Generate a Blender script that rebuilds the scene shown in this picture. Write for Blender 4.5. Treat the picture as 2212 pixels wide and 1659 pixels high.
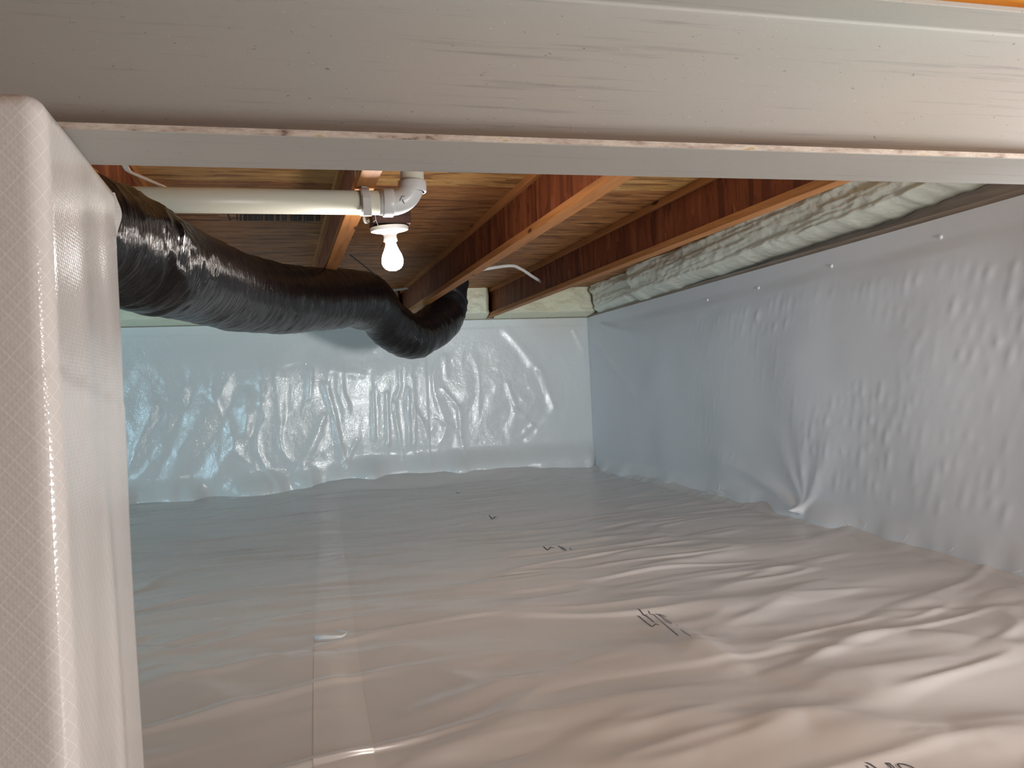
import bpy, bmesh, math, random
import numpy as np
from mathutils import Vector, Matrix, Euler

for o in list(bpy.data.objects):
    bpy.data.objects.remove(o)
S = bpy.context.scene
COL = S.collection

# ------------------------------------------------------------------ camera
W, H, F = 2212.0, 1659.0, 1780.0
CZ = 0.61                                             # camera height above the floor liner
YAW, PITCH, ROLL = math.radians(15.94), math.radians(0.27), math.radians(-2.7)
_cy, _sy, _cp, _sp = math.cos(YAW), math.sin(YAW), math.cos(PITCH), math.sin(PITCH)
FWD = Vector((_sy * _cp, _cy * _cp, _sp))
_r0 = Vector((_cy, -_sy, 0)); _u0 = _r0.cross(FWD)
RIGHT = math.cos(ROLL) * _r0 + math.sin(ROLL) * _u0
UP = -math.sin(ROLL) * _r0 + math.cos(ROLL) * _u0
cam_d = bpy.data.cameras.new('camera'); cam_d.sensor_fit = 'HORIZONTAL'; cam_d.sensor_width = 36.0
cam_d.lens = F / W * 36.0; cam_d.clip_start = 0.01
cam = bpy.data.objects.new('camera', cam_d); COL.objects.link(cam)
m3 = Matrix((RIGHT, UP, -FWD)).transposed()
cam.matrix_world = Matrix.Translation((0, 0, CZ)) @ m3.to_4x4()
S.camera = cam

# ------------------------------------------------------------------ world, lamps, exposure
S.view_settings.view_transform = 'Standard'; S.view_settings.look = 'None'
S.view_settings.gamma = 1.0; S.view_settings.use_curve_mapping = False
S.view_settings.exposure = 0.0
S.cycles.max_bounces = 7; S.cycles.diffuse_bounces = 4; S.cycles.use_adaptive_sampling = True; S.cycles.adaptive_threshold = 0.03; S.cycles.glossy_bounces = 3; S.cycles.transmission_bounces = 2
wd = bpy.data.worlds.new('world'); S.world = wd; wd.use_nodes = True
wd.node_tree.nodes['Background'].inputs[0].default_value = (0.5, 0.55, 0.6, 1)
wd.node_tree.nodes['Background'].inputs[1].default_value = 0.012

def area(name, loc, target, sx, sy, power, col, spread=180):
    d = bpy.data.lights.new(name, 'AREA'); d.shape = 'RECTANGLE'; d.size = sx; d.size_y = sy
    d.energy = power; d.color = col; d.spread = math.radians(spread)
    o = bpy.data.objects.new(name, d); COL.objects.link(o); o.location = loc
    o.rotation_euler = (Vector(target) - Vector(loc)).to_track_quat('-Z', 'Y').to_euler()
    return o
BULB_STRENGTH = 185.0
BULB_COL = (1.0, 0.91, 0.84)
# work light standing on the floor, right behind the camera
area('work_light', (1.65, -0.18, 0.31), (0.9, 1.6, 0.62), 0.42, 0.30, 21.5, (0.97, 0.98, 0.96))
area('far_wall_fill', (1.45, -0.22, 0.34), (1.05, 5.6, 1.05), 0.22, 0.22, 4.6, (0.92, 0.98, 1.0), 46)  # added narrow flood, only there to brighten the far wall
area('hatch_daylight', (-2.3, 1.8, 0.45), (0.9, 5.6, 0.9), 0.5, 0.5, 20.0, (0.45, 0.80, 1.0), 130)        # open access hatch in the left wall
area('left_cool_fill', (-2.3, 4.9, 0.62), (1.0, 4.9, 0.5), 0.7, 0.4, 4.5, (0.42, 0.85, 1.0))         # unseen cool fill added on the left, tints the far wall
pl = bpy.data.lights.new('rear_fill', 'POINT'); pl.energy = 20; pl.color = (1.0, 0.86, 0.78); pl.shadow_soft_size = 0.03
po = bpy.data.objects.new('rear_fill', pl); COL.objects.link(po); po.location = (1.7, -0.9, 0.84)      # unseen warm fill added behind the camera, lifts the beam web

# ------------------------------------------------------------------ pixel -> place helpers (only to measure positions)
def ray(px, py):
    return FWD + RIGHT * ((px - W / 2) / F) - UP * ((py - H / 2) / F)
def at_z(px, py, z):
    d = ray(px, py); return Vector((0, 0, CZ)) + d * ((z - CZ) / d.z)
def at_y(px, py, y):
    d = ray(px, py); return Vector((0, 0, CZ)) + d * (y / d.y)
def at_x(px, py, x):
    d = ray(px, py); return Vector((0, 0, CZ)) + d * (x / d.x)
def at_depth(px, py, t):
    return Vector((0, 0, CZ)) + ray(px, py) * t

ZJ, ZO, ZW = 1.11, 1.30, 1.095                        # joist undersides, subfloor underside, liner top edge
def wall_x(y): return 2.084 + (y - 1.86) * 0.0283     # right wall, plan line
def wall_y(x): return 5.604 + (x - 2.19) * 0.0168     # far wall, plan line
def on_right(px, py):
    d = ray(px, py); t = (2.084 - 1.86 * 0.0283) / (d.x - 0.0283 * d.y)
    return Vector((0, 0, CZ)) + d * t
def on_far(px, py):
    d = ray(px, py); t = (5.604 - 2.19 * 0.0168) / (d.y - 0.0168 * d.x)
    return Vector((0, 0, CZ)) + d * t

# ------------------------------------------------------------------ tagging
def tag(o, label=None, cat=None, group=None, kind=None):
    if label: o['label'] = label
    if cat: o['category'] = cat
    if group: o['group'] = group
    if kind: o['kind'] = kind
    return o
def empty(name, loc=(0, 0, 0)):
    o = bpy.data.objects.new(name, None); COL.objects.link(o); o.location = loc; o.empty_display_size = 0.05
    return o
def link(name, me, mat=None, parent=None):
    o = bpy.data.objects.new(name, me); COL.objects.link(o)
    if mat and not me.materials: me.materials.append(mat)
    if parent:
        o.parent = parent
        o.matrix_parent_inverse = Matrix.Translation(parent.location).inverted()   # meshes are written in room coordinates
    return o
def smooth(me, on=True):
    me.polygons.foreach_set('use_smooth', [on] * len(me.polygons))

# ------------------------------------------------------------------ noise
def _hash(ix, iy, seed):
    h = (ix.astype(np.int64) * 374761393 + iy.astype(np.int64) * 668265263 + seed * 1442695041) & 0xffffffff
    h = ((h ^ (h >> 13)) * 1274126177) & 0xffffffff
    h = h ^ (h >> 16)
    return (h & 0xffff) / 32767.5 - 1.0
def vnoise(x, y, seed=0):
    x = np.asarray(x, float); y = np.asarray(y, float)
    ix = np.floor(x); iy = np.floor(y); fx = x - ix; fy = y - iy
    fx = fx * fx * fx * (fx * (fx * 6 - 15) + 10); fy = fy * fy * fy * (fy * (fy * 6 - 15) + 10)
    a = _hash(ix, iy, seed); b = _hash(ix + 1, iy, seed); c = _hash(ix, iy + 1, seed); d = _hash(ix + 1, iy + 1, seed)
    return (a * (1 - fx) + b * fx) * (1 - fy) + (c * (1 - fx) + d * fx) * fy
def fbm(x, y, seed=0, n=4):
    s = 0; a = 1.0; t = 0
    for i in range(n):
        s = s + a * vnoise(x * 2 ** i + 17.3 * i, y * 2 ** i - 9.1 * i, seed + i); t += a; a *= 0.5
    return s / t
def sstep(a, b, x):
    t = np.clip((x - a) / (b - a), 0, 1); return t * t * (3 - 2 * t)
def seg(x, y, p, q):
    """distance to a segment and the parameter along it"""
    dx, dy = q[0] - p[0], q[1] - p[1]; L2 = dx * dx + dy * dy
    t = np.clip(((x - p[0]) * dx + (y - p[1]) * dy) / L2, 0, 1)
    ex, ey = x - p[0] - t * dx, y - p[1] - t * dy
    side = np.sign(ex * dy - ey * dx)
    return np.hypot(ex, ey), t, side

# ------------------------------------------------------------------ mesh builders
def grid(name, us, vs, fn, mat, parent=None, flip=False, uv=True):
    """fn(U, V) -> X, Y, Z arrays; UVs are in metres"""
    U, V = np.meshgrid(us, vs, indexing='ij'); X, Y, Z = fn(U, V)
    co = np.stack([np.broadcast_to(X, U.shape), np.broadcast_to(Y, U.shape), np.broadcast_to(Z, U.shape)], -1).reshape(-1, 3)
    nu, nv = U.shape
    i = (np.arange(nu - 1)[:, None] * nv + np.arange(nv - 1)[None, :]).reshape(-1)
    q = np.stack([i, i + nv, i + nv + 1, i + 1], 1)
    if flip: q = q[:, ::-1]
    me = bpy.data.meshes.new(name); nq = len(q)
    me.vertices.add(len(co)); me.vertices.foreach_set('co', co.astype(np.float32).ravel())
    me.loops.add(nq * 4); me.loops.foreach_set('vertex_index', q.astype(np.int32).ravel())
    me.polygons.add(nq); me.polygons.foreach_set('loop_start', (np.arange(nq) * 4).astype(np.int32))
    me.update(calc_edges=True)
    if uv:
        l = me.uv_layers.new(name='metres'); uvc = np.stack([U, V], -1).reshape(-1, 2)[q.ravel()]
        l.data.foreach_set('uv', uvc.astype(np.float32).ravel())
    smooth(me)
    return link(name, me, mat, parent)

def box(name, lo, hi, mat, parent=None, bevel=0.0, rotz=0.0, pivot=None):
    bm = bmesh.new(); bmesh.ops.create_cube(bm, size=1)
    for v in bm.verts:
        v.co = Vector([(lo[k] + hi[k]) / 2 + v.co[k] * (hi[k] - lo[k]) for k in range(3)])
    if bevel: bmesh.ops.bevel(bm, geom=list(bm.edges), offset=bevel, segments=2, affect='EDGES', profile=0.6)
    if rotz: bmesh.ops.rotate(bm, verts=bm.verts, cent=pivot or Vector(), matrix=Matrix.Rotation(rotz, 3, 'Z'))
    me = bpy.data.meshes.new(name); bm.to_mesh(me); bm.free()
    return link(name, me, mat, parent)

def frames(pts):
    """parallel-transport frames along a polyline"""
    T = [(pts[min(i + 1, len(pts) - 1)] - pts[max(i - 1, 0)]).normalized() for i in range(len(pts))]
    n = T[0].orthogonal().normalized()
    if abs(T[0].z) < 0.9: n = (Vector((0, 0, 1)) - T[0] * T[0].z).normalized()
    out = []
    for t in T:
        n = (n - t * n.dot(t)).normalized(); out.append((t, n, t.cross(n)))
    return out
def spline(pts, n):
    """Catmull-Rom through the points, n samples per span"""
    P = [Vector(p) for p in pts]; P = [P[0] * 2 - P[1]] + P + [P[-1] * 2 - P[-2]]; out = []
    for i in range(1, len(P) - 2):
        for k in range(n):
            t = k / n; a, b, c, d = P[i - 1], P[i], P[i + 1], P[i + 2]
            out.append(0.5 * ((2 * b) + (c - a) * t + (2 * a - 5 * b + 4 * c - d) * t * t + (3 * b - a - 3 * c + d) * t ** 3))
    out.append(P[-2]); return out
def tube(name, pts, rad, mat, parent=None, nseg=12, caps=True, flat=1.0, rfun=None):
    fr = frames(pts); vs = []; fs = []
    for i, (p, (t, n, b)) in enumerate(zip(pts, fr)):
        for k in range(nseg):
            a = 2 * math.pi * k / nseg
            r = rad(i) if callable(rad) else rad
            if rfun: r = rfun(i, a, r)
            vs.append(p + n * math.cos(a) * r * flat + b * math.sin(a) * r)
    for i in range(len(pts) - 1):
        for k in range(nseg):
            fs.append((i * nseg + k, i * nseg + (k + 1) % nseg, (i + 1) * nseg + (k + 1) % nseg, (i + 1) * nseg + k))
    if caps:
        fs.append(tuple(range(nseg))[::-1]); fs.append(tuple((len(pts) - 1) * nseg + k for k in range(nseg)))
    me = bpy.data.meshes.new(name); me.from_pydata([tuple(v) for v in vs], [], fs); smooth(me)
    if caps:
        me.polygons[-1].use_smooth = False; me.polygons[-2].use_smooth = False
    return link(name, me, mat, parent)
def lathe(name, prof, mat, parent=None, origin=(0, 0, 0), rot=None, nseg=40):
    """prof: list of (radius, z); closed at the axis where radius is 0"""
    vs = []; fs = []; M = Matrix.Translation(origin) @ (rot or Matrix.Identity(4)); rings = []
    for r, z in prof:
        if r < 1e-6:
            rings.append([len(vs)]); vs.append(M @ Vector((0, 0, z)))
        else:
            rings.append(list(range(len(vs), len(vs) + nseg)))
            vs += [M @ Vector((r * math.cos(2 * math.pi * k / nseg), r * math.sin(2 * math.pi * k / nseg), z)) for k in range(nseg)]
    for a, b in zip(rings, rings[1:]):
        for k in range(nseg):
            k2 = (k + 1) % nseg
            if len(a) == 1 and len(b) == 1: continue
            if len(a) == 1: fs.append((a[0], b[k], b[k2]))
            elif len(b) == 1: fs.append((a[k], b[0], a[k2]))
            else: fs.append((a[k], b[k], b[k2], a[k2]))
    me = bpy.data.meshes.new(name); me.from_pydata([tuple(v) for v in vs], [], fs)
    bm = bmesh.new(); bm.from_mesh(me); bmesh.ops.recalc_face_normals(bm, faces=bm.faces); bm.to_mesh(me); bm.free()
    smooth(me); me.set_sharp_from_angle(angle=math.radians(38))
    return link(name, me, mat, parent)

# ------------------------------------------------------------------ materials
class NT:
    def __init__(s, name):
        s.m = bpy.data.materials.new(name); s.m.use_nodes = True; s.t = s.m.node_tree
        s.b = s.t.nodes['Principled BSDF']
    def n(s, typ, **kw):
        nd = s.t.nodes.new(typ)
        for k, v in kw.items():
            if k == 'ins':
                for a, b in v.items():
                    if isinstance(b, bpy.types.NodeSocket): s.t.links.new(b, nd.inputs[a])
                    else: nd.inputs[a].default_value = b
            else: setattr(nd, k, v)
        return nd
    def math(s, op, a, b=None, c=None):
        ins = {0: a}
        if b is not None: ins[1] = b
        if c is not None: ins[2] = c
        return s.n('ShaderNodeMath', operation=op, ins=ins).outputs[0]
    def mix(s, f, a, b, mode='MIX'):
        nd = s.n('ShaderNodeMix', data_type='RGBA', blend_type=mode)
        for i, v in ((0, f), (6, a), (7, b)):
            if isinstance(v, bpy.types.NodeSocket): s.t.links.new(v, nd.inputs[i])
            else: nd.inputs[i].default_value = v if i == 0 else (*v, 1)[:4]
        return nd.outputs[2]
    def ramp(s, f, stops):
        nd = s.n('ShaderNodeValToRGB', ins={0: f}); e = nd.color_ramp.elements
        while len(e) < len(stops): e.new(0.5)
        for el, (p, c) in zip(e, stops):
            el.position = p; el.color = (*c, 1) if not isinstance(c, (int, float)) else (c, c, c, 1)
        return nd.outputs[0]
    def coords(s, kind='Object', scale=(1, 1, 1), rot=(0, 0, 0)):
        c = s.n('ShaderNodeTexCoord').outputs[kind]
        return s.n('ShaderNodeMapping', ins={0: c, 2: rot, 3: scale}).outputs[0]
    def noise(s, vec, scale, detail=3, rough=0.55, dist=0.0):
        return s.n('ShaderNodeTexNoise', ins={'Vector': vec, 'Scale': scale, 'Detail': detail, 'Roughness': rough, 'Distortion': dist}).outputs[0]
    def bump(s, h, strength, dist=0.01, normal=None):
        ins = {'Height': h, 'Strength': strength, 'Distance': dist}
        if normal is not None: ins['Normal'] = normal
        return s.n('ShaderNodeBump', ins=ins).outputs[0]
    def out(s, **kw):
        for k, v in kw.items():
            k = k.replace('_', ' ')
            if isinstance(v, bpy.types.NodeSocket): s.t.links.new(v, s.b.inputs[k])
            else: s.b.inputs[k].default_value = (*v, 1) if isinstance(v, tuple) and len(v) == 3 else v
        return s.m

def liner(name, base=(0.80, 0.80, 0.79), rough=0.3, line=0.0, weave=0.3, pitch=0.0105, crinkle=0.25, crinkle_scale=40, spec=0.5, quilt=0.0, lift=1.12, cmap=(1, 1, 1), rvar=0.10, qpitch=0.011):
    """white reinforced polyethylene sheet: scrim threads in a diamond lattice, fine crinkle"""
    k = NT(name); uv = k.n('ShaderNodeUVMap').outputs[0]
    sp = k.n('ShaderNodeSeparateXYZ', ins={0: uv})
    a = k.math('ADD', sp.outputs[0], k.math('MULTIPLY', sp.outputs[1], 0.86))
    b = k.math('SUBTRACT', sp.outputs[0], k.math('MULTIPLY', sp.outputs[1], 0.86))
    def thread(c):
        t = k.math('PINGPONG', k.math('DIVIDE', c, pitch), 0.5)              # 0 at a thread .. 0.5 between
        return k.math('SUBTRACT', 1.0, k.math('SMOOTH_MIN', k.math('MULTIPLY', t, 24.0), 1.0, 0.3))
    th = k.math('MAXIMUM', thread(a), thread(b))
    def cell(c): return k.math('POWER', k.math('SINE', k.math('MULTIPLY', c, math.pi / qpitch)), 2.0)
    cr = k.noise(k.n('ShaderNodeMapping', ins={0: uv, 3: cmap}).outputs[0], crinkle_scale, 4, 0.6, 0.6)
    tone = k.noise(uv, 1.7, 3)
    col = k.mix(k.math('MULTIPLY', tone, 0.25), base, tuple(c * 0.86 for c in base))
    if line: col = k.mix(k.math('MULTIPLY', th, line), col, tuple(min(1, c * lift) for c in base))
    n1 = k.bump(cr, crinkle, 0.012)
    n2 = k.bump(th, weave, 0.0012, n1)
    if quilt: n2 = k.bump(k.math('MULTIPLY', cell(a), cell(b)), 1.0, quilt, n2)
    rg = k.math('ADD', rough, k.math('MULTIPLY', cr, rvar))
    return k.out(Base_Color=col, Roughness=rg, Normal=n2, Specular_IOR_Level=spec)

def wood_lumber(name, c1, c2, knots=True, axis='Y'):
    k = NT(name); sc = (40, 2.2, 40) if axis == 'Y' else (2.2, 40, 40)
    v = k.coords('Object', sc); g = k.noise(v, 1.6, 5, 0.6, 0.4)
    big = k.noise(k.coords('Object', (2, 1.3, 2)), 2.0, 3)
    col = k.ramp(g, [(0.32, c2), (0.5, c1), (0.7, tuple(c * 1.15 for c in c1))])
    col = k.mix(k.math('MULTIPLY', big, 0.5), col, tuple(c * 0.75 for c in c1))
    if knots:
        vo = k.n('ShaderNodeTexVoronoi', ins={'Vector': k.coords('Object', (11, 3.2, 11)), 'Scale': 1.0, 'Randomness': 1.0})
        kn = k.ramp(vo.outputs['Distance'], [(0.075, 1.0), (0.12, 0.0)])
        col = k.mix(kn, col, (0.10, 0.035, 0.012))
    return k.out(Base_Color=col, Roughness=0.62, Normal=k.bump(g, 0.25, 0.002), Specular_IOR_Level=0.3)

def osb(name, light, mid, dark, axis='X', red=0.0):
    """oriented strand board: overlapping flakes, mostly along one axis"""
    k = NT(name)
    s1 = (9, 60, 60) if axis == 'X' else ((38, 38, 7) if axis == 'Z' else (60, 9, 60))
    wob = k.noise(k.coords('Object'), 3.0, 2)
    base = k.n('ShaderNodeTexCoord').outputs['Object']
    shift = k.n('ShaderNodeVectorMath', operation='MULTIPLY_ADD', ins={0: wob, 1: (0.05, 0.05, 0.05), 2: base}).outputs[0]
    mp = k.n('ShaderNodeMapping', ins={0: shift, 3: s1}).outputs[0]
    mp2 = k.n('ShaderNodeMapping', ins={0: shift, 2: (0.35, 0.3, 0.4), 3: tuple(c * 0.6 for c in s1)}).outputs[0]
    va = k.n('ShaderNodeTexVoronoi', ins={'Vector': mp, 'Scale': 1.0, 'Randomness': 1.0})
    vb = k.n('ShaderNodeTexVoronoi', ins={'Vector': mp2, 'Scale': 1.0, 'Randomness': 1.0})
    ra = k.n('ShaderNodeSeparateColor', ins={0: va.outputs['Color']}).outputs[0]
    rb = k.n('ShaderNodeSeparateColor', ins={0: vb.outputs['Color']}).outputs[1]
    f = k.math('ADD', k.math('MULTIPLY', ra, 0.55), k.math('MULTIPLY', rb, 0.45))
    col = k.ramp(f, [(0.12, dark), (0.42, mid), (0.62, mid), (0.9, light)])
    fine = k.noise(mp, 2.2, 4, 0.65)
    col = k.mix(k.ramp(fine, [(0.30, 1.0), (0.42, 0.0)]), col, tuple(c * 0.35 for c in dark))
    big = k.noise(k.coords('Object'), 2.6, 3)
    col = k.mix(k.math('MULTIPLY', big, 0.5), col, tuple(c * 0.8 for c in mid))
    return k.out(Base_Color=col, Roughness=0.6, Normal=k.bump(f, 0.15 if axis == 'Z' else 0.35, 0.002), Specular_IOR_Level=0.3)

M = {}
M['floor'] = liner('floor_liner', (0.735, 0.704, 0.696), 0.26, 0, 0.02, crinkle=0.0, crinkle_scale=5, spec=0.5, cmap=(0.8, 3.0, 1), rvar=0.0)
M['far'] = liner('far_wall_liner', (0.80, 0.81, 0.81), 0.085, 0.0, 0.02, pitch=0.011, crinkle=0.20, crinkle_scale=26, spec=0.6, quilt=0.00028, rvar=0.0)
M['right'] = liner('right_wall_liner', (0.81, 0.81, 0.84), 0.42, 0, 0.05, crinkle=0.06, crinkle_scale=14, spec=0.35)
M['pier'] = liner('pier_liner', (0.78, 0.755, 0.735), 0.10, 0.9, 0.02, pitch=0.0155, crinkle=0.03, crinkle_scale=18, quilt=0.00010, qpitch=0.0065, lift=1.22, rvar=0.03)
k = NT('clear_tape'); M['tape'] = k.out(Base_Color=(0.775, 0.735, 0.72), Roughness=0.22, Specular_IOR_Level=0.5)
k = NT('white_plastic'); M['white'] = k.out(Base_Color=(0.85, 0.85, 0.86), Roughness=0.35)
k = NT('print_ink'); M['ink'] = k.out(Base_Color=(0.06, 0.075, 0.10), Roughness=0.5)
k = NT('stamp_ink'); M['stamp'] = k.out(Base_Color=(0.035, 0.022, 0.018), Roughness=0.7)

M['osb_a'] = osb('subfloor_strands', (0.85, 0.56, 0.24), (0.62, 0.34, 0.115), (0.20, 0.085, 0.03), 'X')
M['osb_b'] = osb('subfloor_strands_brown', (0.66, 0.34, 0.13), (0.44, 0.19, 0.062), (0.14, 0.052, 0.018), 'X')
M['web'] = osb('joist_web_strands', (0.34, 0.115, 0.045), (0.225, 0.062, 0.024), (0.09, 0.022, 0.010), 'Z')
M['flange'] = wood_lumber('joist_flange_lumber', (0.52, 0.225, 0.075), (0.36, 0.14, 0.04))
M['sill'] = wood_lumber('sill_lumber', (0.44, 0.345, 0.28), (0.32, 0.245, 0.195), False)
M['block'] = wood_lumber('dark_stained_block', (0.05, 0.019, 0.012), (0.03, 0.011, 0.007), False, 'X')
M['blocking'] = wood_lumber('orange_blocking', (0.95, 0.52, 0.10), (0.80, 0.38, 0.07), False, 'X')

# grey primer on the steel, dragged scratches along the beam
k = NT('beam_primer')
st = k.noise(k.coords('Object', (1.6, 90, 90)), 1.0, 4, 0.7)
sp_ = k.noise(k.coords('Object', (30, 60, 60)), 3.0, 3, 0.7)
bl = k.noise(k.coords('Object', (3, 3, 3)), 1.2, 3)
c = k.mix(k.ramp(st, [(0.57, 0.0), (0.68, 0.5)]), (0.45, 0.435, 0.41), (0.22, 0.22, 0.235))
c = k.mix(k.ramp(bl, [(0.35, 0.0), (0.7, 0.5)]), c, (0.40, 0.435, 0.40))
c = k.mix(k.ramp(sp_, [(0.68, 0.0), (0.72, 0.7)]), c, (0.16, 0.14, 0.12))
c = k.mix(k.ramp(k.noise(k.coords('Object', (40, 80, 80)), 5, 2), [(0.72, 0.0), (0.76, 0.6)]), c, (0.72, 0.70, 0.66))
M['steel'] = k.out(Base_Color=c, Roughness=0.55, Normal=k.bump(sp_, 0.15, 0.002), Specular_IOR_Level=0.4)
k = NT('worn_flange_edge')
c = k.ramp(k.noise(k.coords('Object', (14, 40, 40)), 2.0, 4, 0.7), [(0.30, (0.10, 0.05, 0.03)), (0.40, (0.44, 0.36, 0.31)), (0.6, (0.66, 0.60, 0.53)), (0.72, (0.50, 0.36, 0.16))])
M['edge'] = k.out(Base_Color=c, Roughness=0.6)

# black polythene duct jacket
k = NT('black_duct_jacket')
uvn = k.n('ShaderNodeUVMap').outputs[0]
w1 = k.noise(k.n('ShaderNodeMapping', ins={0: uvn, 3: (110, 7, 1)}).outputs[0], 1.0, 4, 0.65, 0.5)
w2 = k.noise(k.n('ShaderNodeMapping', ins={0: uvn, 3: (18, 3.5, 1)}).outputs[0], 1.0, 3, 0.6, 0.8)
M['duct'] = k.out(Base_Color=(0.010, 0.008, 0.0085), Roughness=0.20, Specular_IOR_Level=0.30,
                  Normal=k.bump(w1, 0.9, 0.008, k.bump(w2, 0.45, 0.02)))
k = NT('black_mastic'); M['boot'] = k.out(Base_Color=(0.012, 0.012, 0.016), Roughness=0.5, Normal=k.bump(k.noise(k.coords(), 60, 4), 0.6, 0.01))

# spray foam
def foam(name, c1, c2):
    k = NT(name); v = k.coords('Object')
    n1 = k.noise(v, 14, 5, 0.62, 1.2); n2 = k.noise(v, 60, 3, 0.6)
    col = k.mix(n1, c1, c2)
    return k.out(Base_Color=col, Roughness=0.55, Specular_IOR_Level=0.35, Normal=k.bump(n2, 0.3, 0.004, k.bump(n1, 0.4, 0.012)))
M['foam'] = foam('cream_spray_foam', (0.82, 0.81, 0.60), (0.90, 0.90, 0.72))
M['foam_grey'] = foam('grey_spray_foam', (0.78, 0.79, 0.68), (0.90, 0.91, 0.81))

k = NT('pvc_pipe'); M['pvc'] = k.out(Base_Color=(0.70, 0.70, 0.60), Roughness=0.35)
k = NT('pvc_fitting'); M['fit'] = k.out(Base_Color=(0.72, 0.76, 0.78), Roughness=0.30)
k = NT('hanger_plastic'); M['hang'] = k.out(Base_Color=(0.66, 0.70, 0.72), Roughness=0.45)
k = NT('porcelain'); M['porc'] = k.out(Base_Color=(0.85, 0.82, 0.80), Roughness=0.25)
k = NT('cable_sheath'); M['cable'] = k.out(Base_Color=(0.70, 0.69, 0.66), Roughness=0.5)
k = NT('tan_sheath'); M['cable_tan'] = k.out(Base_Color=(0.72, 0.58, 0.48), Roughness=0.5)
k = NT('cobweb_thread'); M['web_thread'] = k.out(Base_Color=(0.5, 0.45, 0.4), Roughness=0.6)
k = NT('glowing_bulb'); M['bulb'] = k.out(Base_Color=(1, 1, 1), Roughness=0.4, Emission_Color=BULB_COL, Emission_Strength=BULB_STRENGTH)

# ================================================================== SETTING
# ---- floor liner
FRIDGES = [  # (px,py) -> (px,py), height, width in metres; positive = fold standing up
    ((1030, 1257), (1195, 1228), .010, .022), ((1370, 1222), (1590, 1187), .014, .030), ((1290, 1205), (1420, 1180), .006, .02),
    ((1330, 1290), (1450, 1275), .012, .05), ((1440, 1345), (1590, 1440), .022, .045), ((1200, 1410), (1440, 1400), .016, .08),
    ((900, 1545), (1130, 1470), .016, .05), ((1130, 1470), (1400, 1405), .014, .06), ((915, 1640), (1150, 1560), .012, .04),
    ((1150, 1560), (1480, 1500), .012, .05), ((1640, 1300), (1760, 1250), .010, .04), ((1560, 1350), (1700, 1290), .010, .03),
    ((1560, 1255), (1720, 1210), .008, .025), ((1720, 1280), (1900, 1260), .006, .02), ((1760, 1385), (1960, 1370), .014, .05),
    ((1960, 1372), (2200, 1400), .014, .06), ((1800, 1470), (2050, 1430), .012, .04), ((1700, 1420), (1860, 1400), .010, .03),
    ((1400, 1575), (1740, 1560), .020, .06), ((1740, 1560), (2060, 1590), .024, .07), ((2060, 1585), (2300, 1560), .024, .07),
    ((1560, 1450), (1760, 1500), -.012, .05), ((1900, 1320), (2180, 1310), .008, .03), ((1640, 1540), (1560, 1620), -.010, .05),
    ((400, 1350), (560, 1340), .006, .03), ((600, 1560), (700, 1540), .005, .03), ((780, 1380), (1000, 1345), .005, .03), ((820, 1400), (900, 1405), .010, .05),
    ((330, 1440), (560, 1560), .010, .05), ((560, 1440), (720, 1420), .010, .05), ((1250, 1290), (1000, 1330), .004, .03),
    ((1620, 1110), (1735, 1112), .012, .03),
]
_FR = [(tuple(at_z(*p, 0.0))[:2], tuple(at_z(*q, 0.0))[:2], h, w) for p, q, h, w in FRIDGES]
_lapA = at_z(300, 1404, 0); _lapB = at_z(722, 1416, 0)
def floor_h(X, Y):
    wx = fbm(X * 0.8 + 3, Y * 0.8, 5, 2) * 0.35
    far = sstep(2.2, 4.2, Y)
    h = 0.020 * fbm(X * 0.7, Y * 0.9, 1, 3)
    h = h + (0.0060 + 0.006 * (1 - far)) * fbm(X * 1.3 + wx * 2, Y * 5.0 + X * 0.6 * (1 - far) + wx * 3, 2, 2)
    h = h + 0.0030 * fbm(X * 2.4 + wx, Y * 12 + X * 1.2 + wx * 5, 3, 2)
    rid = 1 - np.abs(fbm(X * 1.6 - wx, Y * 7 - X * 1.2 + wx * 5, 8, 2)); h = h + 0.007 * np.clip(rid - 0.72, 0, 1) * 3
    for p, q, a, w in _FR:
        d, t, s = seg(X, Y, p, q)
        w2 = w * (0.75 + 0.5 * (s > 0))
        h = h + a * 0.6 * np.exp(-(d / w2) ** 2) * (0.35 + 0.65 * np.sin(np.pi * np.clip(t, 0.02, 0.98)))
    # lapped edge of the front sheet on the left
    ly = _lapA.y + (X - _lapA.x) / (_lapB.x - _lapA.x) * (_lapB.y - _lapA.y)
    m = sstep(_lapB.x + 0.03, _lapB.x - 0.02, X)
    dl = np.clip(ly - Y, 0, 9); h = h + m * (0.004 * sstep(ly + 0.012, ly - 0.004, Y) + 0.013 * sstep(0.0, 0.17, dl)) * np.exp(-dl / 0.30)
    # liner coves up at the foot of the far and right walls
    dy = wall_y(X) - Y; amp = 0.075 * sstep(-0.15, 0.55, X) * sstep(2.3, 1.3, X) + 0.012
    h = h + amp * (1 - sstep(0.0, 0.30, dy)) + 0.03 * (1 - sstep(0.0, 0.07, wall_x(Y) - X)) * (1 + 0.5 * fbm(Y * 4, Y * 0, 9, 2))
    return h
def fz(x, y): return float(floor_h(np.array([x]), np.array([y]))[0])
xs = np.concatenate([np.linspace(-2.45, -0.7, 18), np.linspace(-0.69, 2.25, 300)])
ys = np.concatenate([np.linspace(-2.6, 0.7, 24), np.linspace(0.712, 3.0, 260), np.linspace(3.01, 5.75, 200)])
floor = grid('floor', xs, ys, lambda X, Y: (X, Y, floor_h(X, Y)), M['floor'])
tag(floor, kind='structure', label='white polyethylene vapor barrier sheet covering the crawlspace floor, wrinkled')

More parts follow.
